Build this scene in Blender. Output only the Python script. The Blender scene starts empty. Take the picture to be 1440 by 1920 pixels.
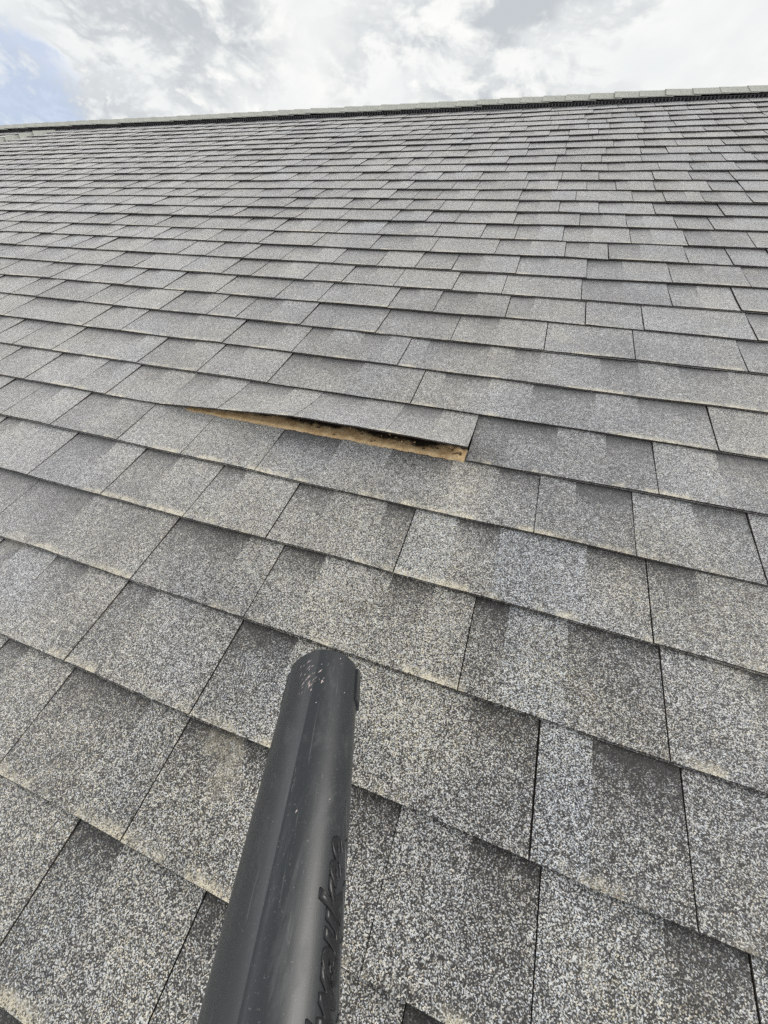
import bpy, bmesh, math, random
from mathutils import Matrix, Vector, noise

random.seed(11)
C = bpy.context.scene
COL = C.collection

# ------------------------------------------------------------------ camera
PITCH = math.radians(26.565)                      # roof slope
ROOF = Matrix.Rotation(PITCH, 4, 'X')             # roof frame (u along ridge, v upslope, n out) -> world
CH = 0.5766                                       # camera above the roof surface, metres
RIGHT = Vector((0.9445726, 0.3193545, -0.0761266))
DOWN = Vector((0.2173594, -0.7821089, -0.5840039))
FWD = Vector((-0.2460436, 0.5350873, -0.8081734))
camd = bpy.data.cameras.new("camera")
cam = bpy.data.objects.new("camera", camd)
COL.objects.link(cam)
m = Matrix((
    (RIGHT.x, -DOWN.x, -FWD.x, 0), (RIGHT.y, -DOWN.y, -FWD.y, 0),
    (RIGHT.z, -DOWN.z, -FWD.z, CH), (0, 0, 0, 1)))
cam.matrix_world = ROOF @ m
camd.sensor_fit = 'HORIZONTAL'
camd.sensor_width = 36
camd.lens = 702 / 1440 * 36
camd.clip_start = 0.01
camd.clip_end = 5000
C.camera = cam
CAMR = ROOF @ m

# ------------------------------------------------------------------ world and sun
SUN_EL, SUN_AZ = math.radians(40), math.radians(60)     # azimuth from +Y (up the slope) towards +X
W = bpy.data.worlds.new("World")
C.world = W
W.use_nodes = True


class NT:
    """small helper round a node tree"""
    def __init__(s, nt):
        s.nt = nt
        nt.nodes.clear()

    def n(s, kind, props=None, **ins):
        nd = s.nt.nodes.new(kind)
        for k, v in (props or {}).items():
            setattr(nd, k, v)
        for k, v in ins.items():
            key = int(k[1:]) if k[0] == '_' and k[1:].isdigit() else k.replace('_', ' ')
            s.put(nd.inputs[key], v)
        return nd

    def put(s, sock, v):
        if isinstance(v, bpy.types.NodeSocket):
            s.nt.links.new(v, sock)
        elif isinstance(v, bpy.types.Node):
            s.nt.links.new(v.outputs[0], sock)
        else:
            sock.default_value = v

    def math(s, op, a, b=0.0, c=0.0, clamp=False):
        nd = s.n('ShaderNodeMath', dict(operation=op, use_clamp=clamp))
        s.put(nd.inputs[0], a); s.put(nd.inputs[1], b); s.put(nd.inputs[2], c)
        return nd.outputs[0]

    def vmath(s, op, a, b=None, out=0):
        nd = s.n('ShaderNodeVectorMath', dict(operation=op))
        s.put(nd.inputs[0], a)
        if b is not None:
            s.put(nd.inputs[1], b)
        return nd.outputs[out]

    def mix(s, f, a, b, blend='MIX'):
        nd = s.n('ShaderNodeMix', dict(data_type='RGBA', blend_type=blend))
        s.put(nd.inputs[0], f); s.put(nd.inputs[6], a); s.put(nd.inputs[7], b)
        return nd.outputs[2]

    def ss(s, x, lo, hi, a=0.0, b=1.0):
        nd = s.n('ShaderNodeMapRange', dict(interpolation_type='SMOOTHSTEP'))
        for i, v in enumerate((x, lo, hi, a, b)):
            s.put(nd.inputs[i], v)
        return nd.outputs[0]

    def noise(s, vec, scale, detail=2.0, rough=0.5, dims='3D', dist=0.0, out=0):
        nd = s.n('ShaderNodeTexNoise', dict(noise_dimensions=dims))
        s.put(nd.inputs['Vector'], vec)
        nd.inputs['Scale'].default_value = scale
        nd.inputs['Detail'].default_value = detail
        nd.inputs['Roughness'].default_value = rough
        nd.inputs['Distortion'].default_value = dist
        return nd.outputs[out]

    def ramp(s, f, stops, interp='LINEAR'):
        nd = s.n('ShaderNodeValToRGB')
        nd.color_ramp.interpolation = interp
        e = nd.color_ramp.elements
        while len(e) < len(stops):
            e.new(0.5)
        for i, (p, c) in enumerate(stops):
            e[i].position = p
            e[i].color = (*c, 1)
        s.put(nd.inputs[0], f)
        return nd.outputs[0]


w = NT(W.node_tree)
d = w.vmath('NORMALIZE', w.n('ShaderNodeTexCoord').outputs['Generated'])
sky = w.n('ShaderNodeTexSky', dict(sky_type='NISHITA', sun_disc=False, sun_elevation=SUN_EL,
                                   sun_rotation=SUN_AZ, air_density=1.0, dust_density=1.5))
skyc = w.mix(1.0, sky.outputs[0], (0.12, 0.12, 0.12, 1), 'MULTIPLY')
flat = w.vmath('MULTIPLY', d, (1.0, 1.0, 1.9))                # clouds lie in flattened banks


def spot(dx, dy, dz, lo, hi):
    v = Vector((dx, dy, dz)).normalized()
    return w.ss(w.vmath('DOT_PRODUCT', d, tuple(v), out=1), lo, hi)


big = w.noise(flat, 3.4, 7, 0.55, dist=0.35)
mid = w.noise(w.vmath('ADD', flat, (3.7, 1.2, 5.1)), 7.5, 9, 0.60, dist=0.5)
fine = w.noise(w.vmath('ADD', flat, (9.1, 4.2, 2.2)), 19.0, 9, 0.62, dist=0.3)
shape = w.math('ADD', w.math('MULTIPLY', w.math('ADD', big, w.math('MULTIPLY', spot(-0.73, 0.62, 0.285, 0.965, 0.993), 0.09)), 0.36), w.math('ADD', w.math('MULTIPLY', mid, 0.42), w.math('MULTIPLY', fine, 0.24)))
# grey bellies of the cumulus banks in two parts of the sky, a thin bright veil between them
bank = w.math('MAXIMUM', spot(-0.15, 0.91, 0.37, 0.950, 0.985), spot(-0.74, 0.60, 0.28, 0.925, 0.965))
bank = w.math('MAXIMUM', bank, w.math('MULTIPLY', spot(0.3, -0.7, 0.6, 0.1, 0.9), 0.7))
belly = w.math('MULTIPLY', w.ss(shape, 0.47, 0.58), w.math('ADD', w.math('MULTIPLY', bank, 0.85), 0.15))
cloud = w.mix(w.ss(big, 0.35, 0.65), (0.74, 0.76, 0.765, 1), (0.86, 0.865, 0.84, 1))
cloud = w.mix(belly, cloud, (0.49, 0.52, 0.55, 1))
tops = w.math('MULTIPLY', w.ss(w.math('ADD', mid, w.math('MULTIPLY', w.math('SUBTRACT', fine, 0.5), 0.55)), 0.50, 0.66), w.ss(big, 0.62, 0.42))
cloud = w.mix(w.math('MULTIPLY', tops, w.math('ADD', w.math('MULTIPLY', bank, 0.85), 0.1)), cloud, (0.93, 0.93, 0.90, 1))
glow = spot(math.sin(SUN_AZ) * math.cos(SUN_EL), math.cos(SUN_AZ) * math.cos(SUN_EL), math.sin(SUN_EL), 0.80, 1.0)
cloud = w.mix(w.math('MULTIPLY', glow, 0.8), cloud, (1.9, 1.85, 1.75, 1))
# added out of view: grey overhead and bright at left, shaping the tube's reflections
cloud = w.mix(w.math('MULTIPLY', spot(-0.35, 0.42, 0.84, 0.86, 0.98), 0.85), cloud, (0.42, 0.44, 0.46, 1))
cloud = w.mix(w.math('MULTIPLY', spot(-0.83, 0.10, 0.56, 0.905, 0.975), 0.95), cloud, (2.1, 2.15, 2.2, 1))
# the clear patch low on the left, ragged where cloud drifts over it
hole = w.math('ADD', spot(-0.815, 0.55, 0.185, 0.982, 0.9995), w.math('MULTIPLY', w.math('SUBTRACT', mid, 0.5), 2.6))
hole = w.math('ADD', hole, w.math('MULTIPLY', w.math('SUBTRACT', fine, 0.5), 1.7))
hole = w.math('MULTIPLY', w.ss(hole, 0.45, 1.15), 0.72)
skypatch = w.mix(0.65, skyc, (0.46, 0.55, 0.76, 1))
final = w.mix(hole, cloud, skypatch)
bg = w.n('ShaderNodeBackground', Color=final, Strength=1.0)
w.nt.links.new(bg.outputs[0], w.n('ShaderNodeOutputWorld').inputs[0])

sund = bpy.data.lights.new("sun", 'SUN')
sund.energy = 1.5
sund.angle = math.radians(30)
sund.color = (1.0, 0.96, 0.9)
sun = bpy.data.objects.new("sun", sund)
COL.objects.link(sun)
sdir = Vector((math.sin(SUN_AZ) * math.cos(SUN_EL), math.cos(SUN_AZ) * math.cos(SUN_EL), math.sin(SUN_EL)))
sun.rotation_euler = sdir.to_track_quat('Z', 'Y').to_euler()
sun.location = sdir * 20

C.view_settings.view_transform = 'Standard'
C.view_settings.look = 'None'
C.view_settings.gamma = 1
C.view_settings.exposure = 0.22
C.render.engine = 'CYCLES'
C.cycles.use_denoising = False
C.cycles.max_bounces = 5


# ------------------------------------------------------------------ materials
def material(name):
    mt = bpy.data.materials.new(name)
    mt.use_nodes = True
    return mt, NT(mt.node_tree)


def finish(t, color, rough, bump=None, dist=0.001, strength=1.0, spec=0.5, **kw):
    b = t.n('ShaderNodeBsdfPrincipled')
    t.put(b.inputs['Base Color'], color)
    t.put(b.inputs['Roughness'], rough)
    t.put(b.inputs['Specular IOR Level'], spec)
    if bump is not None:
        bn = t.n('ShaderNodeBump', Strength=strength, Distance=dist, Height=bump)
        t.put(b.inputs['Normal'], bn.outputs[0])
    for k, v in kw.items():
        t.put(b.inputs[k.replace('_', ' ')], v)
    t.nt.links.new(b.outputs[0], t.n('ShaderNodeOutputMaterial').inputs[0])


def granules(name, edge=False, lift=0.0, warm=0.0):
    """mineral granules pressed in asphalt: light, grey and near-black chips of about 1.7 mm"""
    mt, t = material(name)
    uv = t.n('ShaderNodeUVMap', dict(uv_map='roof')).outputs[0]
    at = t.n('ShaderNodeVertexColor', dict(layer_name='blend'))
    sep = t.n('ShaderNodeSeparateColor', Color=at.outputs[0])
    tone, band, tt = sep.outputs[0], sep.outputs[1], sep.outputs[2]
    blue = at.outputs[1]
    wob = t.noise(uv, 900, 1, dims='2D', out=1)
    q = t.vmath('ADD', uv, t.vmath('SCALE', t.vmath('SUBTRACT', wob, (0.5, 0.5, 0.5)), None))
    q.node.inputs[1].links[0].from_node.inputs['Scale'].default_value = 0.0007
    vor = t.n('ShaderNodeTexVoronoi', dict(voronoi_dimensions='2D', feature='F1'), Vector=q, Scale=960.0)
    cell = t.n('ShaderNodeSeparateColor', Color=vor.outputs['Color'])
    clump = t.noise(uv, 95, 2, dims='2D')
    patch = t.noise(uv, 6.5, 4, 0.6, dims='2D')
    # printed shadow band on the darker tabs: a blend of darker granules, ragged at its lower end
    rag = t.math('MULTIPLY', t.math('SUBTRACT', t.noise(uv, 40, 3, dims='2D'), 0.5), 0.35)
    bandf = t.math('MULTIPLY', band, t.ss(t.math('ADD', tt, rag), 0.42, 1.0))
    x = cell.outputs[0]
    x = t.math('ADD', x, t.math('MULTIPLY', t.math('SUBTRACT', tone, 0.5), 0.55))
    x = t.math('ADD', x, t.math('MULTIPLY', t.math('SUBTRACT', clump, 0.5), 0.40))
    x = t.math('ADD', x, t.math('MULTIPLY', t.math('SUBTRACT', patch, 0.5), 0.34))
    x = t.math('ADD', x, t.math('MULTIPLY', t.math('SUBTRACT', t.noise(uv, 1.3, 3, 0.55, dims='2D'), 0.5), 0.22))
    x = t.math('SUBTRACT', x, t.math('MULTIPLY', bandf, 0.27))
    x = t.math('SUBTRACT', x, t.math('MULTIPLY', t.math('MULTIPLY', band, t.ss(t.math('ADD', tt, t.math('MULTIPLY', rag, 0.4)), 0.80, 1.0)), 0.16), clamp=True)  # tab-top darkening painted in for the shaded gap under the next butt
    col = t.ramp(x, [(0.0, (0.024, 0.022, 0.021)), (0.32, (0.046, 0.044, 0.043)), (0.50, (0.095, 0.092, 0.090)),
                     (0.64, (0.27, 0.268, 0.265)), (0.82, (0.56, 0.56, 0.555)), (1.0, (0.80, 0.80, 0.79))])
    tint = t.ramp(cell.outputs[1], [(0.0, (0.85, 0.94, 1.15)), (0.35, (0.95, 1.0, 1.06)), (0.62, (1.0, 1.0, 1.0)), (0.82, (1.10, 1.0, 0.82)), (1.0, (1.2, 0.98, 0.72))])
    col = t.mix(0.5, col, t.mix(1.0, col, tint, 'MULTIPLY'))
    col = t.mix(t.math('MULTIPLY', blue, 0.55), col, t.mix(1.0, col, (0.90, 0.985, 1.12, 1), 'MULTIPLY'))
    # tan dust and moss-brown staining in patches of their own
    stain = t.math('MULTIPLY', t.ss(t.noise(uv, 2.4, 5, 0.62, dims='2D'), 0.36, 0.60), t.ss(cell.outputs[2], 0.25, 0.9))
    col = t.mix(t.math('MULTIPLY', stain, 0.85), col, t.mix(1.0, col, (1.02, 0.93, 0.70, 1), 'MULTIPLY'))
    lim = t.noise(t.vmath('MULTIPLY', uv, (1.0, 0.25, 1.0)), 8, 4, 0.65, dims='2D')
    dustline = t.math('MULTIPLY', t.ss(t.math('ADD', tt, t.math('MULTIPLY', rag, 0.3)), 0.115, 0.01), t.ss(lim, 0.47, 0.64))
    loose = t.math('MULTIPLY', t.ss(t.noise(uv, 5.5, 3, 0.6, dims='2D'), 0.66, 0.78), 0.35)
    dust = t.math('MULTIPLY', t.math('MAXIMUM', dustline, loose), t.ss(t.math('ADD', cell.outputs[2], clump), 0.55, 1.15))
    col = t.mix(t.math('MULTIPLY', dust, 0.85), col, (0.78, 0.70, 0.52, 1))
    h = t.math('SUBTRACT', t.math('MULTIPLY', cell.outputs[1], 0.6), vor.outputs['Distance'])
    finish(t, col, 0.72, h, 0.0011, 0.75, spec=0.45, Sheen_Weight=0.80, Sheen_Roughness=0.36, Sheen_Tint=(0.97, 0.97, 1.0, 1))
    return mt


M_GRAN = granules("granule_surface")


def plain(name, c, rough, nscale=60, namp=0.3, bumpd=0.0005, spec=0.4, coord='Object'):
    mt, t = material(name)
    v = t.n('ShaderNodeTexCoord').outputs[coord]
    f = t.noise(v, nscale, 5, 0.6)
    lo = tuple(x * (1 - namp) for x in c)
    hi = tuple(min(1, x * (1 + namp)) for x in c)
    finish(t, t.ramp(f, [(0.3, lo), (0.7, hi)]), rough, f, bumpd, 0.8, spec)
    return mt


M_EDGE = plain("asphalt_edge", (0.060, 0.052, 0.046), 0.9, 300, 0.7, 0.0006, 0.2)
M_DECK = plain("felt_underlay", (0.02, 0.02, 0.021), 0.9)
M_VENT = plain("vent_plastic", (0.012, 0.012, 0.016), 0.55, 40, 0.3)
M_FLANGE = plain("vent_flange", (0.10, 0.095, 0.11), 0.6, 40, 0.3)

# pale cap shingles: a little greener and weathered
mt, t = material("cap_granules")
v = t.n('ShaderNodeTexCoord').outputs['Object']
vo = t.n('ShaderNodeTexVoronoi', Vector=v, Scale=560.0)
cc = t.n('ShaderNodeSeparateColor', Color=vo.outputs['Color'])
cc2 = t.math('ADD', cc.outputs[0], t.math('MULTIPLY', t.math('SUBTRACT', t.noise(v, 5, 4), 0.5), 0.6))
finish(t, t.ramp(cc2, [(0.1, (0.12, 0.122, 0.11)), (0.45, (0.30, 0.305, 0.27)), (0.9, (0.58, 0.585, 0.53))]), 0.85,
       vo.outputs['Distance'], 0.001, 0.6, 0.3)
M_CAP = mt

# sandy back dressing and old tar seen under the lifted shingle
mt, t = material("sandy_backing")
v = t.n('ShaderNodeUVMap', dict(uv_map='roof')).outputs[0]
at = t.n('ShaderNodeVertexColor', dict(layer_name='blend'))
sp = t.n('ShaderNodeSeparateColor', Color=at.outputs[0])
f = t.math('ADD', t.math('MULTIPLY', t.noise(v, 420, 6, 0.75, dims='2D'), 0.62), t.math('MULTIPLY', t.noise(v, 45, 5, 0.7, dims='2D'), 0.38))
g = t.noise(v, 17, 7, 0.68, dims='2D')
c1 = t.ramp(f, [(0.30, (0.13, 0.07, 0.03)), (0.44, (0.50, 0.32, 0.16)), (0.58, (0.74, 0.56, 0.33)), (0.72, (0.92, 0.80, 0.58))])
tar = t.ss(t.math('ADD', sp.outputs[2], t.math('MULTIPLY', t.math('SUBTRACT', g, 0.5), 2.0)), 0.45, 0.95)  # tar range also paints in the dark shaded cavity behind the strip
c2 = t.mix(tar, c1, t.ramp(f, [(0.3, (0.012, 0.010, 0.008)), (0.62, (0.035, 0.025, 0.016)), (0.75, (0.30, 0.20, 0.09))]))
finish(t, c2, 0.9, f, 0.0015, 1.0, 0.25)
M_SAND = mt

# nozzle plastic
mt, t = material("nozzle_plastic")
v = t.n('ShaderNodeTexCoord').outputs['Object']
sm = t.noise(v, 14, 5, 0.6)
st = t.noise(t.vmath('MULTIPLY', v, (1.0, 1.0, 0.12)), 420, 3, 0.6)
scv = t.vmath('MULTIPLY', v, (1.0, 1.0, 0.20))
scr = t.math('MULTIPLY', t.ss(t.noise(scv, 700, 2, 0.5, dist=1.5), 0.66, 0.74), t.ss(t.noise(v, 30, 4), 0.50, 0.66))
dusty = t.ss(t.noise(v, 9, 6, 0.65), 0.50, 0.72)
colr = t.mix(t.math('MULTIPLY', dusty, 0.5), (0.022, 0.025, 0.028, 1), (0.070, 0.077, 0.080, 1))
haze = t.ss(t.noise(t.vmath('MULTIPLY', v, (1.0, 1.0, 0.35)), 26, 6, 0.7, dist=1.2), 0.52, 0.70)
colr = t.mix(t.math('MULTIPLY', haze, 0.45), colr, (0.085, 0.090, 0.092, 1))
lng = t.noise(t.vmath('MULTIPLY', v, (1.0, 1.0, 0.05)), 520, 3, 0.6)
colr = t.mix(t.math('MULTIPLY', t.ss(lng, 0.62, 0.72), 0.22), colr, (0.20, 0.20, 0.20, 1))
colr = t.mix(t.math('MULTIPLY', scr, 0.45), colr, (0.26, 0.26, 0.26, 1))
gr = t.ss(t.noise(v, 900, 2, 0.5), 0.66, 0.74)
colr = t.mix(t.math('MULTIPLY', gr, 0.25), colr, (0.3, 0.29, 0.27, 1))
rg = t.math('ADD', 0.27, t.math('MULTIPLY', t.math('ADD', t.math('ADD', sm, haze), scr), 0.14))
finish(t, colr, rg, t.math('ADD', t.math('MULTIPLY', st, 0.4), t.math('MULTIPLY', t.noise(v, 1500, 2), 0.5)), 0.00012, 0.5, 0.5)
M_NOZ = mt
M_LETTER = plain("moulded_letter_plastic", (0.010, 0.010, 0.012), 0.30, 300, 0.3, 0.0001, 0.5)  # darker than the tube to paint the black shade of recessed lettering
M_SCUFF = plain("scuffed_plastic", (0.55, 0.45, 0.43), 0.7, 900, 0.5, 0.0002, 0.3)


# ------------------------------------------------------------------ object helpers
def thing(name, label, cat, matrix=None):
    o = bpy.data.objects.new(name, None)
    COL.objects.link(o)
    o.empty_display_size = 0.2
    if matrix is not None:
        o.matrix_world = matrix
    o['label'] = label
    o['category'] = cat
    return o


def link(name, me, parent, label=None):
    o = bpy.data.objects.new(name, me)
    COL.objects.link(o)
    o.parent = parent
    if label:
        o['label'] = label
    return o


class Sheet:
    """collects faces with roof UVs and a per-corner blend colour"""
    def __init__(s):
        s.v, s.f, s.uv, s.c, s.m = [], [], [], [], []

    def quad(s, pts, uvs, cols, mat=0):
        b = len(s.v)
        s.v += pts
        s.f.append((b, b + 1, b + 2, b + 3))
        s.uv += uvs
        s.c += cols
        s.m.append(mat)

    def grid(s, P, U, K, mat=0):
        """shared-vertex grid. P[i][j] point, U uv, K colour per face column i (list per j)"""
        b = len(s.v)
        ni, nj = len(P), len(P[0])
        for row in P:
            s.v += row
        for i in range(ni - 1):
            for j in range(nj - 1):
                s.f.append((b + i * nj + j, b + (i + 1) * nj + j, b + (i + 1) * nj + j + 1, b + i * nj + j + 1))
                for (a, c) in ((i, j), (i + 1, j), (i + 1, j + 1), (i, j + 1)):
                    s.uv.append(U[a][c])
                    s.c.append(K(i, c))
                s.m.append(mat)

    def mesh(s, name, mats, smooth=True):
        me = bpy.data.meshes.new(name)
        me.from_pydata(s.v, [], s.f)
        uvl = me.uv_layers.new(name='roof')
        uvl.data.foreach_set('uv', [x for p in s.uv for x in p])
        cl = me.color_attributes.new('blend', 'FLOAT_COLOR', 'CORNER')
        cl.data.foreach_set('color', [x for p in s.c for x in p])
        for mm in mats:
            me.materials.append(mm)
        me.polygons.foreach_set('material_index', s.m)
        me.polygons.foreach_set('use_smooth', [smooth and mi == 0 for mi in s.m])
        me.update()
        return me


# ------------------------------------------------------------------ the roof
EX = 0.143                    # exposed height of a course
V0 = -0.169                   # lower edge of course 0
TH_TOP, TH_LOW = 0.0022, 0.0020
K_LO, K_HI = -8, 29
U_LO, U_HI = -8.6, 4.0
V_RIDGE = V0 + (K_HI + 1) * EX

# tab layout of the nearest courses, as (u, hard joint or soft blend change, blend)
NEAR = {
-1: [(-0.39, 'h', 'D'), (-0.319, 's', 'L'), (-0.199, 'h', 'D'), (-0.146, 's', 'L'), (-0.086, 'h', 'L')],
0: [(-0.542, 'h', 'D'), (-0.392, 's', 'L'), (-0.323, 'h', 'D'), (-0.19, 's', 'L'), (-0.11, 'h', 'D'), (-0.014, 'h', 'L'), (0.071, 's', 'D'), (0.146, 'h', 'L'), (0.265, 's', 'D'), (0.339, 'h', 'L')],
1: [(-0.737, 'h', 'D'), (-0.655, 's', 'L'), (-0.563, 'h', 'D'), (-0.497, 's', 'L'), (-0.325, 'h', 'D'), (-0.225, 's', 'L'), (0.044, 's', 'D'), (0.132, 'g', 'B'), (0.196, 's', 'D'), (0.294, 'h', 'L')],
2: [(-0.943, 'h', 'D'), (-0.775, 's', 'L'), (-0.559, 'h', 'D'), (-0.397, 's', 'L'), (-0.325, 'h', 'D'), (-0.241, 's', 'L'), (-0.118, 's', 'D'), (-0.045, 's', 'L'), (0.022, 'h', 'D'), (0.074, 's', 'B'), (0.16, 's', 'D'), (0.281, 'h', 'L'), (0.388, 's', 'D')],
3: [(-1.228, 'h', 'D'), (-1.17, 's', 'L'), (-0.976, 'h', 'D'), (-0.849, 's', 'L'), (-0.763, 'h', 'D'), (-0.663, 's', 'L'), (-0.55, 'h', 'D'), (-0.488, 's', 'L'), (-0.364, 'h', 'D'), (-0.287, 's', 'L'), (-0.174, 's', 'D'), (-0.118, 'h', 'B'), (-0.034, 's', 'D'), (0.039, 's', 'B'), (0.182, 's', 'D'), (0.271, 'h', 'D'), (0.339, 's', 'L')],
4: [(-1.245, 'h', 'D'), (-1.167, 's', 'L'), (-1.068, 'h', 'D'), (-0.961, 's', 'L'), (-0.851, 'h', 'L'), (-0.666, 'h', 'L'), (-0.472, 'h', 'D'), (-0.327, 's', 'L'), (-0.21, 's', 'D'), (-0.077, 's', 'L'), (0.016, 's', 'D'), (0.093, 'h', 'L'), (0.159, 's', 'D'), (0.254, 'h', 'L'), (0.351, 's', 'D'), (0.434, 'h', 'L')],
5: [(-1.503, 'h', 'D'), (-1.457, 's', 'L'), (-1.328, 'h', 'D'), (-1.249, 's', 'L'), (-1.138, 'h', 'D'), (-1.072, 's', 'L'), (-1.018, 'h', 'D'), (-0.918, 's', 'L'), (-0.821, 'h', 'D'), (-0.74, 's', 'L'), (-0.652, 'h', 'D'), (-0.52, 's', 'L'), (-0.44, 'h', 'D'), (-0.321, 's', 'L'), (-0.226, 'h', 'D'), (-0.134, 's', 'L'), (-0.053, 'h', 'K'), (0.021, 's', 'D'), (0.116, 's', 'L'), (0.211, 's', 'D'), (0.296, 'h', 'L'), (0.407, 's', 'D')],
6: [(-1.546, 'h', 'D'), (-1.455, 's', 'L'), (-1.374, 'h', 'D'), (-1.184, 's', 'D'), (-1.116, 's', 'L'), (-1.036, 'h', 'D'), (-0.924, 's', 'L'), (-0.824, 'h', 'D'), (-0.744, 's', 'L'), (-0.6, 'h', 'D'), (-0.381, 's', 'L'), (-0.214, 'h', 'L'), (-0.16, 's', 'D'), (-0.048, 's', 'L'), (0.052, 's', 'D'), (0.188, 's', 'L'), (0.276, 's', 'D'), (0.409, 'h', 'L')],
7: [(-1.77, 'h', 'D'), (-1.549, 's', 'L'), (-1.39, 'h', 'D'), (-1.323, 's', 'L'), (-1.225, 'h', 'D'), (-1.012, 's', 'L'), (-0.837, 'h', 'D'), (-0.688, 's', 'L'), (-0.602, 'h', 'D'), (-0.529, 's', 'L'), (-0.432, 's', 'D'), (-0.352, 's', 'L'), (-0.291, 'h', 'L'), (-0.238, 's', 'D'), (-0.072, 's', 'L'), (-0.009, 's', 'D'), (0.056, 's', 'L'), (0.198, 's', 'D'), (0.281, 's', 'L'), (0.368, 's', 'D'), (0.468, 's', 'L')],
}


def layout(k, rnd, ulo=U_LO, uhi=U_HI):
    """list of (u0, joint, blend) covering ulo..uhi"""
    near = NEAR.get(k)
    out = []

    def fill(a, b):
        u = a
        res = []
        while u < b - 0.05:
            wd = rnd.uniform(0.11, 0.25)
            if b - (u + wd) < 0.09:
                wd = b - u
            res.append((u, 'h', 'D' if rnd.random() < 0.8 else 'L'))
            if res[-1][2] == 'D' and wd > 0.13 and rnd.random() < 0.88:
                res.append((u + wd * rnd.uniform(0.32, 0.62), 's', 'B' if rnd.random() < 0.15 else 'L'))
            if wd > 0.26 and res[-1][1] == 's' and rnd.random() < 0.5:
                res.append((u + wd * 0.82, 's', 'D'))
            u += wd
        return res
    if near:
        out = fill(ulo, near[0][0]) + near
        last = near[-1][0] + 0.12
        out += fill(last, uhi)
    else:
        out = fill(ulo, uhi)
    return out


def N1(x, y=0.0, z=0.0):
    return noise.noise(Vector((x, y, z)))


def lift(u):
    """how far the free edge of the lifted shingle stands above its place"""
    tab = [(-0.84, 0), (-0.76, 0.008), (-0.669, 0.0165), (-0.54, 0.028), (-0.427, 0.0375), (-0.25, 0.040), (-0.06, 0.0365), (0.0, 0.036)]
    if u <= tab[0][0]:
        return 0.0
    for (a, x), (b, y) in zip(tab, tab[1:]):
        if u <= b:
            f = (u - a) / (b - a)
            return x + (y - x) * f
    return tab[-1][1]


def base_h(k, u, t, A):
    """underside height of course k at distance t above its lower edge"""
    f = max(0.0, 1 - t / EX)
    return A * (0.35 * f + 0.65 * f * f) + 0.0009 * N1(u * 2.3, k * 3.1) + 0.0018 * N1(u * 0.6, k * 0.45) + 0.0011 * f * N1(u * 6.0, k * 4.1)


def tooth(sh, k, u0, u1, pieces, rnd, A, vofs, raised=False, vbase=None, gap=0.0007):
    """one tab: top surface split at its blend changes, butt face and both side faces"""
    vb = (V0 + k * EX) if vbase is None else vbase
    cuts = [u0 + gap]
    for p in pieces[1:]:
        cuts.append(p[0])
    cuts.append(u1 - gap)
    us, owner = [], []
    for i in range(len(cuts) - 1):
        a, b = cuts[i], cuts[i + 1]
        n = max(1, int((b - a) / (0.03 if k < 10 else 0.09)))
        for q in range(n):
            us.append(a + (b - a) * q / n)
            owner.append(i)
    us.append(cuts[-1])
    ts = [0.0, 0.012, 0.035, 0.065, 0.10, 0.125, EX, EX + 0.03]
    dn = rnd.uniform(-0.0005, 0.0007)
    side = rnd.uniform(0.2, 1.0) * (1 if (u0 + u1) * 0.5 < 0.15 + rnd.uniform(-0.3, 0.3) else -1)   # one corner of a tab sits a little proud
    side *= min(1.0, 0.3 + k * 0.07) if k > 0 else 0.3
    tones = []
    base = rnd.uniform(-0.055, 0.055) * (1.7 if k > 7 else 1)
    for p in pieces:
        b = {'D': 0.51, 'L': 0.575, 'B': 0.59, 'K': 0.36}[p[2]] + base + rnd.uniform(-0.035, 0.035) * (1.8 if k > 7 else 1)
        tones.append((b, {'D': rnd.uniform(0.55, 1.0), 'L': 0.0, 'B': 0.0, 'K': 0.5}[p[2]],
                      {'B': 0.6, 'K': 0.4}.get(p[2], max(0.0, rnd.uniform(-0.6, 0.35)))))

    def pt(u, t, dk=False):
        wv = vofs(u) + 0.0010 * N1(u * 28, k * 1.7) + 0.0005 * N1(u * 90, k * 3.7)
        n = base_h(k, u, t, A) + TH_TOP + TH_LOW + dn + 0.0021 * side * ((u - u0) / (u1 - u0) - 0.5) * (1 - min(1, t / EX) * 0.5)
        if dk:
            n -= (0.0014 + 0.0009 * min(1, max(0, k) / 8)) * min(1.0, max(0.0, (t / EX - 0.45) / 0.5))
        if raised:
            L = lift(u) * (max(0.0, 1 - t / (EX * 0.99))) ** 1.25
            n += L
        return (u, vb + t + wv * (1 if t < EX else 0), n)
    P = [[pt(u, t, pieces[owner[min(i, len(owner) - 1)]][2] in 'DK' and not raised) for t in ts] for i, u in enumerate(us)]
    U = [[(p[0], p[1]) for p in row] for row in P]

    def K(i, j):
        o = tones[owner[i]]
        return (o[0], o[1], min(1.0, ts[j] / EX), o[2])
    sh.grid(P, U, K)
    th = 0.0042 if raised else TH_TOP + 0.0006

    def low(p):
        return (p[0], p[1], p[2] - th)
    ec = (0.5, 0, 0, 0)
    for i in range(len(us) - 1):
        a, b = P[i][0], P[i + 1][0]
        sh.quad([low(a), low(b), b, a], [(a[0], a[1])] * 4, [ec] * 4, 1)
    for row, fl in ((P[0], 0), (P[-1], 1)):
        for j in range(len(ts) - 1):
            a, b = row[j], row[j + 1]
            q = [low(b), low(a), a, b] if not fl else [low(a), low(b), b, a]
            sh.quad(q, [(a[0], a[1])] * 4, [ec] * 4, 1)
    if raised:                                        # its dark underside
        Q = [[low(p) for p in row[:-1]][::-1] for row in P]
        sh.grid(Q, [r[:-1] for r in U], lambda i, j: (0, 0, 0, 0), 1)


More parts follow.
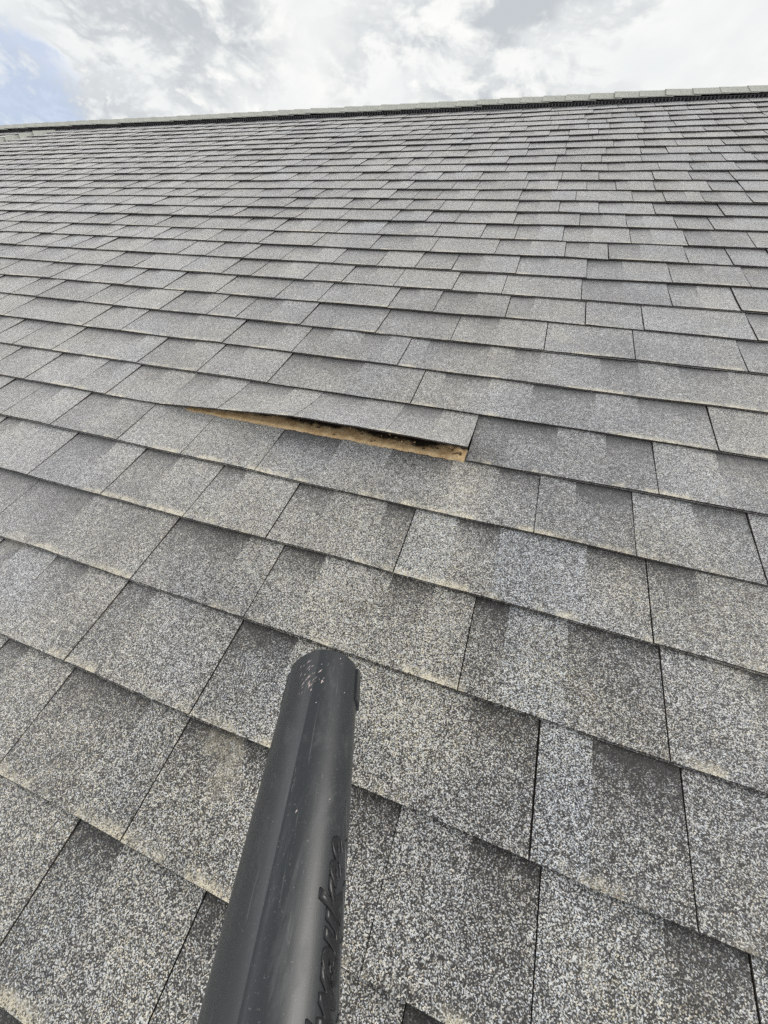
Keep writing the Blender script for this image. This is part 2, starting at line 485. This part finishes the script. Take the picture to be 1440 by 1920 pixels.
def under(sh, k, u0, u1, rnd, A, vofs, vbase=None):
    """the lower lamina that shows as a second thin line along the butt edge"""
    vb = (V0 + k * EX) if vbase is None else vbase
    n = max(2, int((u1 - u0) / (0.05 if k < 10 else 0.15)))
    off = rnd.uniform(-0.0028, 0.0006)
    us = [u0 + (u1 - u0) * i / n for i in range(n + 1)]
    ts = [0.0, 0.004, 0.07, EX, EX + 0.03]
    P = [[(u, vb + t + (vofs(u) + off + 0.0012 * N1(u * 9, k * 5.1) if t < 0.05 else 0), base_h(k, u, t, A) + TH_LOW - 0.0004 - 0.0030 * min(1.0, t / 0.08)) for t in ts] for u in us]
    U = [[(p[0], p[1]) for p in row] for row in P]
    sh.grid([r[:2] for r in P], [r[:2] for r in U], lambda i, j: (0.25, 0.4, 0.5, 0.0))
    sh.grid([r[1:] for r in P], [r[1:] for r in U], lambda i, j: (0.25, 0.4, 0.5, 0.0), 1)
    for i in range(n):
        a, b = P[i][0], P[i + 1][0]
        sh.quad([(a[0], a[1], a[2] - TH_LOW), (b[0], b[1], b[2] - TH_LOW), b, a], [(a[0], a[1])] * 4, [(0.5, 0, 0, 0)] * 4, 1)


LIFT_U0, LIFT_U1 = -0.821, -0.053
roof = thing('shingled_roof', 'grey asphalt shingle roof slope with black ridge vent under a cloudy sky', 'roof', ROOF)
field, raisedsh = Sheet(), Sheet()
for k in range(K_LO, K_HI + 1):
    rnd = random.Random(100 + k)
    A = 0.0052 + rnd.uniform(-0.0003, 0.0009) + (0.0026 if rnd.random() < 0.14 and k > 9 else 0)
    ph = rnd.uniform(0, 9)

    def vofs(u, k=k, ph=ph):
        return 0.0042 * N1(u * 1.1 + ph, k * 2.3) + 0.0030 * N1(u * 4.0 + ph, k * 1.3)
    lay = layout(k, rnd)
    groups = []
    for p in lay:
        if p[1] in 'hg' or not groups:
            groups.append([p])
        else:
            groups[-1].append(p)
    for i, g in enumerate(groups):
        a = g[0][0]
        b = groups[i + 1][0][0] if i + 1 < len(groups) else U_HI
        up = k == 5 and LIFT_U0 - 0.01 <= a < LIFT_U1 - 0.01
        gp = (0.00045 if rnd.random() < 0.7 else 0.0009) + (0.0006 if k > 5 else (0.0002 if k > 1 else 0))
        if k == 1 and abs(a - 0.132) < 0.01 or k == 1 and abs(b - 0.132) < 0.01:
            gp = 0.0013
        tooth(raisedsh if up else field, k, a, b, g, rnd, A, vofs, raised=up, gap=0.0004 if up else gp)
    js = sorted([U_LO, U_HI] + [U_LO + 0.33 * (k % 3) + i for i in range(1, 13)])
    for a, b in zip(js, js[1:]):
        if k == 5 and b > LIFT_U0 and a < LIFT_U1:
            continue
        under(field, k, a, b, rnd, A, vofs)
    if k == 5:
        under(field, k, LIFT_U1 + 0.001, 0.6, rnd, A, vofs)
        under(field, k, -1.5, LIFT_U0, rnd, A, vofs)
link('shingle_field', field.mesh('shingle_field', [M_GRAN, M_EDGE]), roof)
lifted = link('lifted_shingle', raisedsh.mesh('lifted_shingle', [M_GRAN, M_EDGE]), roof,
              'loose shingle whose lower edge has lifted off the course below')

# sandy strip and tar left bare under the lifted shingle
sh = Sheet()
us = [LIFT_U0 + 0.004 + (LIFT_U1 - 0.003 - LIFT_U0 - 0.004) * i / 260 for i in range(261)]
ts = [-0.004, 0.0, 0.006, 0.014, 0.024, 0.036, 0.05, 0.07, 0.09]
vb5 = V0 + 5 * EX
P, U = [], []
for u in us:
    row, ru = [], []
    for j, tq in enumerate(ts):
        h = 0.0052 if j else 0.0012
        taper = min(1, (u - us[0]) / 0.25)
        n = 0.0035 + h * taper + 0.0016 * N1(u * 70, tq * 200) + 0.0008 * N1(u * 17, tq * 60, 4)
        n -= 0.003 * min(1, tq / 0.08)
        row.append((u, vb5 + tq + 0.0014 * N1(u * 22, 7.7) + 0.0018 * N1(u * 130, 3.3), n))
        ru.append((u, vb5 + tq))
    P.append(row)
    U.append(ru)
sh.grid(P, U, lambda i, j: (0, 0, min(1, max(0, ts[j]) / 0.036), 0))
link('sealant_strip', sh.mesh('sealant_strip', [M_SAND]), lifted, 'sandy tan strip with dark tar under the lifted edge')

# torn bits of mat and grit caught on the strip
rs = random.Random(3)
sh = Sheet()
for i in range(70):
    uu = LIFT_U1 - 0.01 - abs(rs.gauss(0, 0.22))
    if uu < LIFT_U0 + 0.2:
        continue
    vv_ = vb5 + rs.uniform(0.001, 0.05)
    a, sz = rs.uniform(0, 3.14), rs.uniform(0.0012, 0.0042)
    z0 = 0.0088 + rs.uniform(0, 0.001)
    c = [(uu + sz * math.cos(a + q) * rs.uniform(0.5, 1.4), vv_ + sz * math.sin(a + q) * 0.7, z0 + rs.uniform(-0.001, 0.0018)) for q in (0, 1.6, 3.1, 4.7)]
    sh.quad(c, [(x[0], x[1]) for x in c], [(0, 0, rs.choice((0.0, 0.0, 1.0, 1.0)), 0)] * 4, rs.choice((0, 0, 1)))
link('debris', sh.mesh('debris', [M_SAND, M_EDGE], False), lifted)['kind'] = 'stuff'

# deck and rear slope
bm = bmesh.new()
bmesh.ops.create_cube(bm, size=1)
for vv in bm.verts:
    vv.co = ((U_LO + U_HI) / 2 + vv.co.x * (U_HI - U_LO), (V0 + K_LO * EX + V_RIDGE) / 2 + vv.co.y * (V_RIDGE - V0 - K_LO * EX), -0.012 + vv.co.z * 0.018)
me = bpy.data.meshes.new('roof_deck'); bm.to_mesh(me); bm.free()
me.materials.append(M_DECK)
link('roof_deck', me, roof)

# the far side of the ridge: same shingles falling away
rear = Sheet()
c2, s2 = math.cos(2 * PITCH), math.sin(2 * PITCH)
V_APEX = V_RIDGE + 0.118


def to_rear(p, q):      # a point q down the far slope (metres) in roof coordinates
    return (p, V_APEX + q * c2, 0.004 - q * s2)


for k in range(8):
    rnd = random.Random(900 + k)
    u = U_LO
    while u < U_HI:
        wd = rnd.uniform(0.12, 0.3)
        a, b = k * EX, (k + 1) * EX
        tn = rnd.uniform(0.4, 0.6)
        pts = [to_rear(u, b), to_rear(u, a), to_rear(u + wd - 0.002, a), to_rear(u + wd - 0.002, b)]
        pts = [pts[0], pts[3], pts[2], pts[1]][::-1]
        pts = [(x, y + 0.006 * s2 * (1 if i in (0, 3) else 0), z + 0.006 * c2 * (1 if i in (0, 3) else 0)) for i, (x, y, z) in enumerate(pts)]
        rear.quad(pts, [(x[0], x[1]) for x in pts], [(tn, 0, 0.5, 0)] * 4, 0)
        u += wd
link('rear_slope', rear.mesh('rear_slope', [M_GRAN], False), roof)

# ridge vent: a low black louvred strip under the caps
V_VENT = V_RIDGE + 0.012
VH = 0.023


def wave(u):
    return 0.0022 * N1(u * 3.2, 4.4) + 0.0030 * N1(u * 0.9, 1.4)


sh = Sheet()
z4 = [(0, 0)] * 4
k4 = [(0, 0, 0, 0)] * 4
pitch = 0.022
u = U_LO
while u < U_HI:
    for (a, b, dv) in ((u, u + pitch * 0.62, 0.006), (u + pitch * 0.62, u + pitch, 0.0)):
        wa, wb = wave(a), wave(b)
        v1 = V_VENT + dv
        sh.quad([(a, v1, 0.004 + wa), (b, v1, 0.004 + wb), (b, v1, VH + wb), (a, v1, VH + wa)], z4, k4, 1 if dv == 0.0 else 0)
        if dv == 0.0:
            for x in (a, b):
                ww = wave(x)
                sh.quad([(x, v1, 0.004 + ww), (x, v1 + 0.006, 0.004 + ww), (x, v1 + 0.006, VH + ww), (x, v1, VH + ww)], z4, k4, 0)
    a, b = u, u + pitch
    wa, wb = wave(a), wave(b)
    sh.quad([(a, V_VENT - 0.004, VH + wa), (b, V_VENT - 0.004, VH + wb), (b, V_APEX, VH + 0.018 + wb), (a, V_APEX, VH + 0.018 + wa)], z4, k4, 0)
    sh.quad([(a, V_VENT - 0.004, VH - 0.002 + wa), (b, V_VENT - 0.004, VH - 0.002 + wb), (b, V_VENT - 0.004, VH + wb), (a, V_VENT - 0.004, VH + wa)], z4, k4, 1)
    sh.quad([(a, V_VENT - 0.012, 0.0065 + wa), (b, V_VENT - 0.012, 0.0065 + wb), (b, V_VENT + 0.006, 0.0075 + wb), (a, V_VENT + 0.006, 0.0075 + wa)], z4, k4, 2)
    u += pitch
M_VENT2 = plain("vent_rib_highlight", (0.15, 0.145, 0.16), 0.5, 40, 0.3)  # lighter grey paints in highlights on the black ribs and lip
me = sh.mesh('ridge_vent', [M_VENT, M_VENT2, M_FLANGE], False)
link('ridge_vent', me, roof, 'black louvred vent strip running under the ridge caps')


def cap_mesh(L=0.205, half=0.135, tilt=0.007, ang=2 * PITCH, thick=0.004):
    """one bent cap shingle: local x along the ridge, apex at origin, z up in roof frame"""
    bm2 = bmesh.new()
    prof = []
    R = 0.020
    for q in (-half, -half * 0.5, -R):
        prof.append((q, (q + 0.02) * 0.09))
    for i in range(1, 5):
        a = ang * i / 5
        prof.append((-R + 2 * R * i / 5, -0.5 * R * math.sin(a) * i / 5 * 0.5))
    for q in (R, half * 0.5, half):
        prof.append((q * math.cos(ang) + R * (1 - math.cos(ang)) * 0.6, -(q - R * 0.3) * math.sin(ang)))
    rows = []
    for x, dz in ((0, tilt), (L * 0.35, tilt * 0.6), (L, 0.0)):
        rows.append([bm2.verts.new((x, y, z + dz)) for y, z in prof])
    low_ = [[bm2.verts.new((v_.co.x, v_.co.y, v_.co.z - thick)) for v_ in r] for r in rows]
    for i in range(2):
        for j in range(len(prof) - 1):
            bm2.faces.new((rows[i][j], rows[i + 1][j], rows[i + 1][j + 1], rows[i][j + 1]))
    for j in range(len(prof) - 1):
        bm2.faces.new((rows[0][j], rows[0][j + 1], low_[0][j + 1], low_[0][j]))
    for i in range(2):
        bm2.faces.new((rows[i][0], low_[i][0], low_[i + 1][0], rows[i + 1][0]))
    me2 = bpy.data.meshes.new('ridge_cap')
    bm2.to_mesh(me2)
    bm2.free()
    me2.materials.append(M_CAP)
    return me2


caps = [cap_mesh(tilt=random.uniform(0.004, 0.007), half=random.uniform(0.132, 0.140)) for _ in range(5)]
u = -8.0
i = 0
while u < 3.6:
    o = link('ridge_cap', caps[(i * 7 + i // 3) % 5], roof)
    o.location = (u, V_APEX, VH + 0.022 + wave(u))
    o.rotation_euler = (random.uniform(-0.012, 0.012), random.uniform(-0.004, 0.004), random.uniform(-0.01, 0.01))
    u += 0.158 + random.uniform(-0.004, 0.004)
    i += 1

# a row of hip caps that leaves the ridge near the left end
hipm = cap_mesh(L=0.20, half=0.15, tilt=0.022, ang=1.1, thick=0.007)
hipm.name = 'hip_cap'
hd = Vector((-0.70, -0.71))
for i in range(9):
    px, pv = -5.16 + hd.x * i * 0.13, 3.93 + hd.y * i * 0.13
    o = link('hip_cap', hipm, roof)
    o.location = (px, pv, 0.014)
    o.rotation_euler = (0.25, 0, math.atan2(-hd.y, -hd.x))

# ------------------------------------------------------------------ the blower nozzle
# axis in camera space: from the tip back towards the photographer
TIP = Vector(((609 - 720) / 702 * 0.372, -(1262 - 960) / 702 * 0.372, -0.372))
AX = Vector((-0.009, 0.5, -1.0)).normalized()            # towards the tip
Zc = -AX                                                  # local +z runs back from the tip
Xc = Vector((1, 0, 0))
Xc = (Xc - Zc * Xc.dot(Zc)).normalized()
Yc = Zc.cross(Xc)                                         # local +y is the upper side as seen
NM = Matrix(((Xc.x, Yc.x, Zc.x, TIP.x), (Xc.y, Yc.y, Zc.y, TIP.y), (Xc.z, Yc.z, Zc.z, TIP.z), (0, 0, 0, 1)))
noz = thing('blower_nozzle', 'scuffed black plastic leaf blower tube pointing up the shingle roof', 'leaf blower nozzle', CAMR @ NM)
R0, LEN = 0.0330, 0.44
CREASE = math.radians(92)                                 # parting line, on the upper side


def crease(z):
    return CREASE + 0.9 * z


def rad(z, a):
    """outer radius at distance z from the tip, angle a (0 = right, 90 deg = up)"""
    r = R0 + 0.0025 * z / LEN
    dlt = (a - crease(z) + math.pi) % (2 * math.pi) - math.pi
    if 0 <= dlt < 1.2:                                    # flatter face left of the moulded seam
        r += 0.0003 - 0.0021 * math.sin(math.pi * dlt / 1.2)
    return r


bm = bmesh.new()
NA = 180
zs = [0, 0.0006, 0.0015] + [0.004 + (LEN - 0.004) * i / 40 for i in range(41)]
off = [-0.0006, -0.0002, 0] + [0] * 41
rings = []
for zq, of in zip(zs, off):
    ring = []
    for j in range(NA):
        aj = 2 * math.pi * j / NA + (crease(zq) - CREASE)      # the grid follows the seam
        rj = rad(zq, aj + 1e-5) + of
        ring.append(bm.verts.new((math.cos(aj) * rj, math.sin(aj) * rj, zq)))
    rings.append(ring)
JS = round(CREASE / (2 * math.pi) * NA)
inner = [[bm.verts.new((v_.co.x * 0.93, v_.co.y * 0.93, zq)) for v_ in rings[0]] for zq in (0.0, LEN)]
for a, b in zip(rings, rings[1:]):
    for j in range(NA):
        bm.faces.new((a[j], a[(j + 1) % NA], b[(j + 1) % NA], b[j]))
for j in range(NA):
    q = (j + 1) % NA
    bm.faces.new((inner[0][j], inner[0][q], rings[0][q], rings[0][j]))
    bm.faces.new((inner[0][q], inner[0][j], inner[1][j], inner[1][q]))
    bm.faces.new((rings[-1][j], rings[-1][q], inner[1][q], inner[1][j]))
bmesh.ops.recalc_face_normals(bm, faces=bm.faces)
for f_ in bm.faces:
    f_.smooth = True
for a, b in zip(rings, rings[1:]):
    e_ = bm.edges.get((a[JS], b[JS]))
    e_.smooth = False
for j in range(NA):
    bm.edges.get((rings[2][j], rings[2][(j + 1) % NA])).smooth = False
# pale scuffs gouged near the tip
rs = random.Random(5)
for i in range(46):
    if i < 30:
        z0, a0 = rs.gauss(0.033, 0.006), CREASE + rs.gauss(0.10, 0.16)
    elif i < 38:
        z0, a0 = rs.gauss(0.02, 0.005), CREASE + rs.gauss(0.35, 0.10)
    else:
        z0, a0 = rs.uniform(0.002, 0.20), rs.uniform(math.radians(40), math.radians(150))
    ln, wd = rs.uniform(0.0015, 0.0065) * (1 if i < 38 else 0.5), rs.uniform(0.00012, 0.00050)
    th = rs.gauss(0.7, 0.25)
    dz, da = -math.cos(th) * ln, -math.sin(th) * ln / R0
    pts = []
    for s_, w_ in ((-0.5, 0), (0.1, 1), (0.5, 0), (0.1, -1)):
        zq = z0 + dz * s_ + math.sin(th) * wd * w_
        a = a0 + da * s_ - math.cos(th) * wd * w_ / R0
        r = rad(max(zq, 0), a) + 0.00008
        pts.append(bm.verts.new((math.cos(a) * r, math.sin(a) * r, max(zq, 0.0016))))
    fq = bm.faces.new(pts)
    fq.material_index = 1
    fq.normal_update()
    if fq.normal.dot(Vector((pts[0].co.x, pts[0].co.y, 0))) < 0:
        fq.normal_flip()
me = bpy.data.meshes.new('tube')
bm.to_mesh(me)
bm.free()
me.materials.append(M_NOZ)
me.materials.append(M_SCUFF)
link('tube', me, noz)


def rail(a0, a1, z0, z1, h, name, label=None):
    """low moulded rail that follows the tube wall between two angles"""
    bm2 = bmesh.new()
    n = 6
    grid = []
    for i in range(n + 1):
        a = a0 + (a1 - a0) * i / n
        col_ = []
        for zq, hh in ((z0, h), (z0 + 0.0005, h), (z1 - 0.001, h), (z1, h * 0.4), (z1, -0.001)):
            e = hh * (1 if 0 < i < n else 0.75)
            r = rad(zq, a) + e
            col_.append(bm2.verts.new((math.cos(a) * r, math.sin(a) * r, zq)))
        grid.append(col_)
    for i in range(n):
        for j in range(4):
            bm2.faces.new((grid[i][j], grid[i + 1][j], grid[i + 1][j + 1], grid[i][j + 1]))
    for a, colv in ((a0, grid[0]), (a1, grid[-1])):
        lo = [bm2.verts.new((math.cos(a) * (rad(v_.co.z, a) - 0.001), math.sin(a) * (rad(v_.co.z, a) - 0.001), v_.co.z)) for v_ in colv]
        for j in range(4):
            bm2.faces.new((colv[j], colv[j + 1], lo[j + 1], lo[j]))
    lo = [bm2.verts.new((v_[0].co.x * 0.94, v_[0].co.y * 0.94, z0)) for v_ in grid]
    for i in range(n):
        bm2.faces.new((grid[i][0], grid[i + 1][0], lo[i + 1], lo[i]))
    bmesh.ops.recalc_face_normals(bm2, faces=bm2.faces)
    me2 = bpy.data.meshes.new(name)
    bm2.to_mesh(me2)
    bm2.free()
    me2.materials.append(M_NOZ)
    return link(name, me2, noz, label)


rad_ = math.radians
rail(rad_(2), rad_(16), 0.003, 0.036, 0.0022, 'locking_rail')
rail(rad_(-14), rad_(0), 0.003, 0.036, 0.0028, 'locking_rail')
rail(rad_(166), rad_(180), 0.006, 0.040, 0.0012, 'locking_rail')

# raised moulded maker's lettering along the right side, reading towards the tip
fc = bpy.data.curves.new('lettering', 'FONT')
fc.body = "Milwaukee"
fc.size = 0.0245
fc.offset = 0.0011
fc.shear = 0.35
fc.extrude = 0.0
fc.space_character = 0.98
tmp = bpy.data.objects.new('lettering_source', fc)
COL.objects.link(tmp)
bpy.context.view_layer.update()
tm = bpy.data.meshes.new_from_object(tmp.evaluated_get(bpy.context.evaluated_depsgraph_get()))
bpy.data.objects.remove(tmp)
bm = bmesh.new()
bm.from_mesh(tm)
bmesh.ops.subdivide_edges(bm, edges=[e for e in bm.edges if e.calc_length() > 0.003], cuts=3)
bmesh.ops.triangulate(bm, faces=bm.faces)
xmin = min(v_.co.x for v_ in bm.verts)
xmax = max(v_.co.x for v_ in bm.verts)
Z_END, A_TOP = 0.141, rad_(51)                # last letter ends here, letter tops at this angle
flatv = [(v_.co.x, v_.co.y) for v_ in bm.verts]
ymax = max(y for x, y in flatv)
ext = bmesh.ops.extrude_face_region(bm, geom=list(bm.faces))
topv = {v_ for v_ in ext['geom'] if isinstance(v_, bmesh.types.BMVert)}
for v_ in bm.verts:
    x, y = v_.co.x, v_.co.y
    zq = Z_END + (xmax - x)
    a = A_TOP - (ymax - y) / R0
    r = rad(zq, a) + (0.0010 if v_ in topv else -0.0010)
    v_.co = (math.cos(a) * r, math.sin(a) * r, zq)
# jagged moulded outline that runs below the letters
zig = [(0.118, 24), (0.137, 11), (0.140, 17), (0.157, 7), (0.161, 15), (0.180, 3), (0.184, 12), (0.206, 1), (0.210, 10), (0.250, 1)]
for (za, aa), (zb, ab) in zip(zig, zig[1:]):
    aa, ab = rad_(aa), rad_(ab)
    q = []
    for zq, a in ((za, aa), (zb, ab)):
        for da, hh in ((-0.022, -0.0004), (0, 0.0007), (0.022, -0.0004)):
            r = rad(zq, a + da) + hh
            q.append(bm.verts.new((math.cos(a + da) * r, math.sin(a + da) * r, zq)))
    bm.faces.new((q[0], q[1], q[4], q[3]))
    bm.faces.new((q[1], q[2], q[5], q[4]))
bmesh.ops.recalc_face_normals(bm, faces=bm.faces)
me = bpy.data.meshes.new('lettering')
bm.to_mesh(me)
bm.free()
me.materials.append(M_LETTER)
link('lettering', me, noz, 'raised slanted lettering moulded along the right side of the tube')

# collar where the tube joins the blower, behind the photographer's hand
bm = bmesh.new()
pr = [(LEN - 0.035, 0.0365), (LEN - 0.034, 0.040), (LEN - 0.012, 0.041), (LEN - 0.010, 0.044), (LEN + 0.01, 0.044), (LEN + 0.012, 0.030)]
rr = [[bm.verts.new((math.cos(2 * math.pi * j / 48) * r, math.sin(2 * math.pi * j / 48) * r, zq)) for j in range(48)] for zq, r in pr]
for a, b in zip(rr, rr[1:]):
    for j in range(48):
        f_ = bm.faces.new((a[j], a[(j + 1) % 48], b[(j + 1) % 48], b[j]))
bmesh.ops.recalc_face_normals(bm, faces=bm.faces)
me = bpy.data.meshes.new('collar')
bm.to_mesh(me)
bm.free()
me.materials.append(M_NOZ)
link('collar', me, noz)
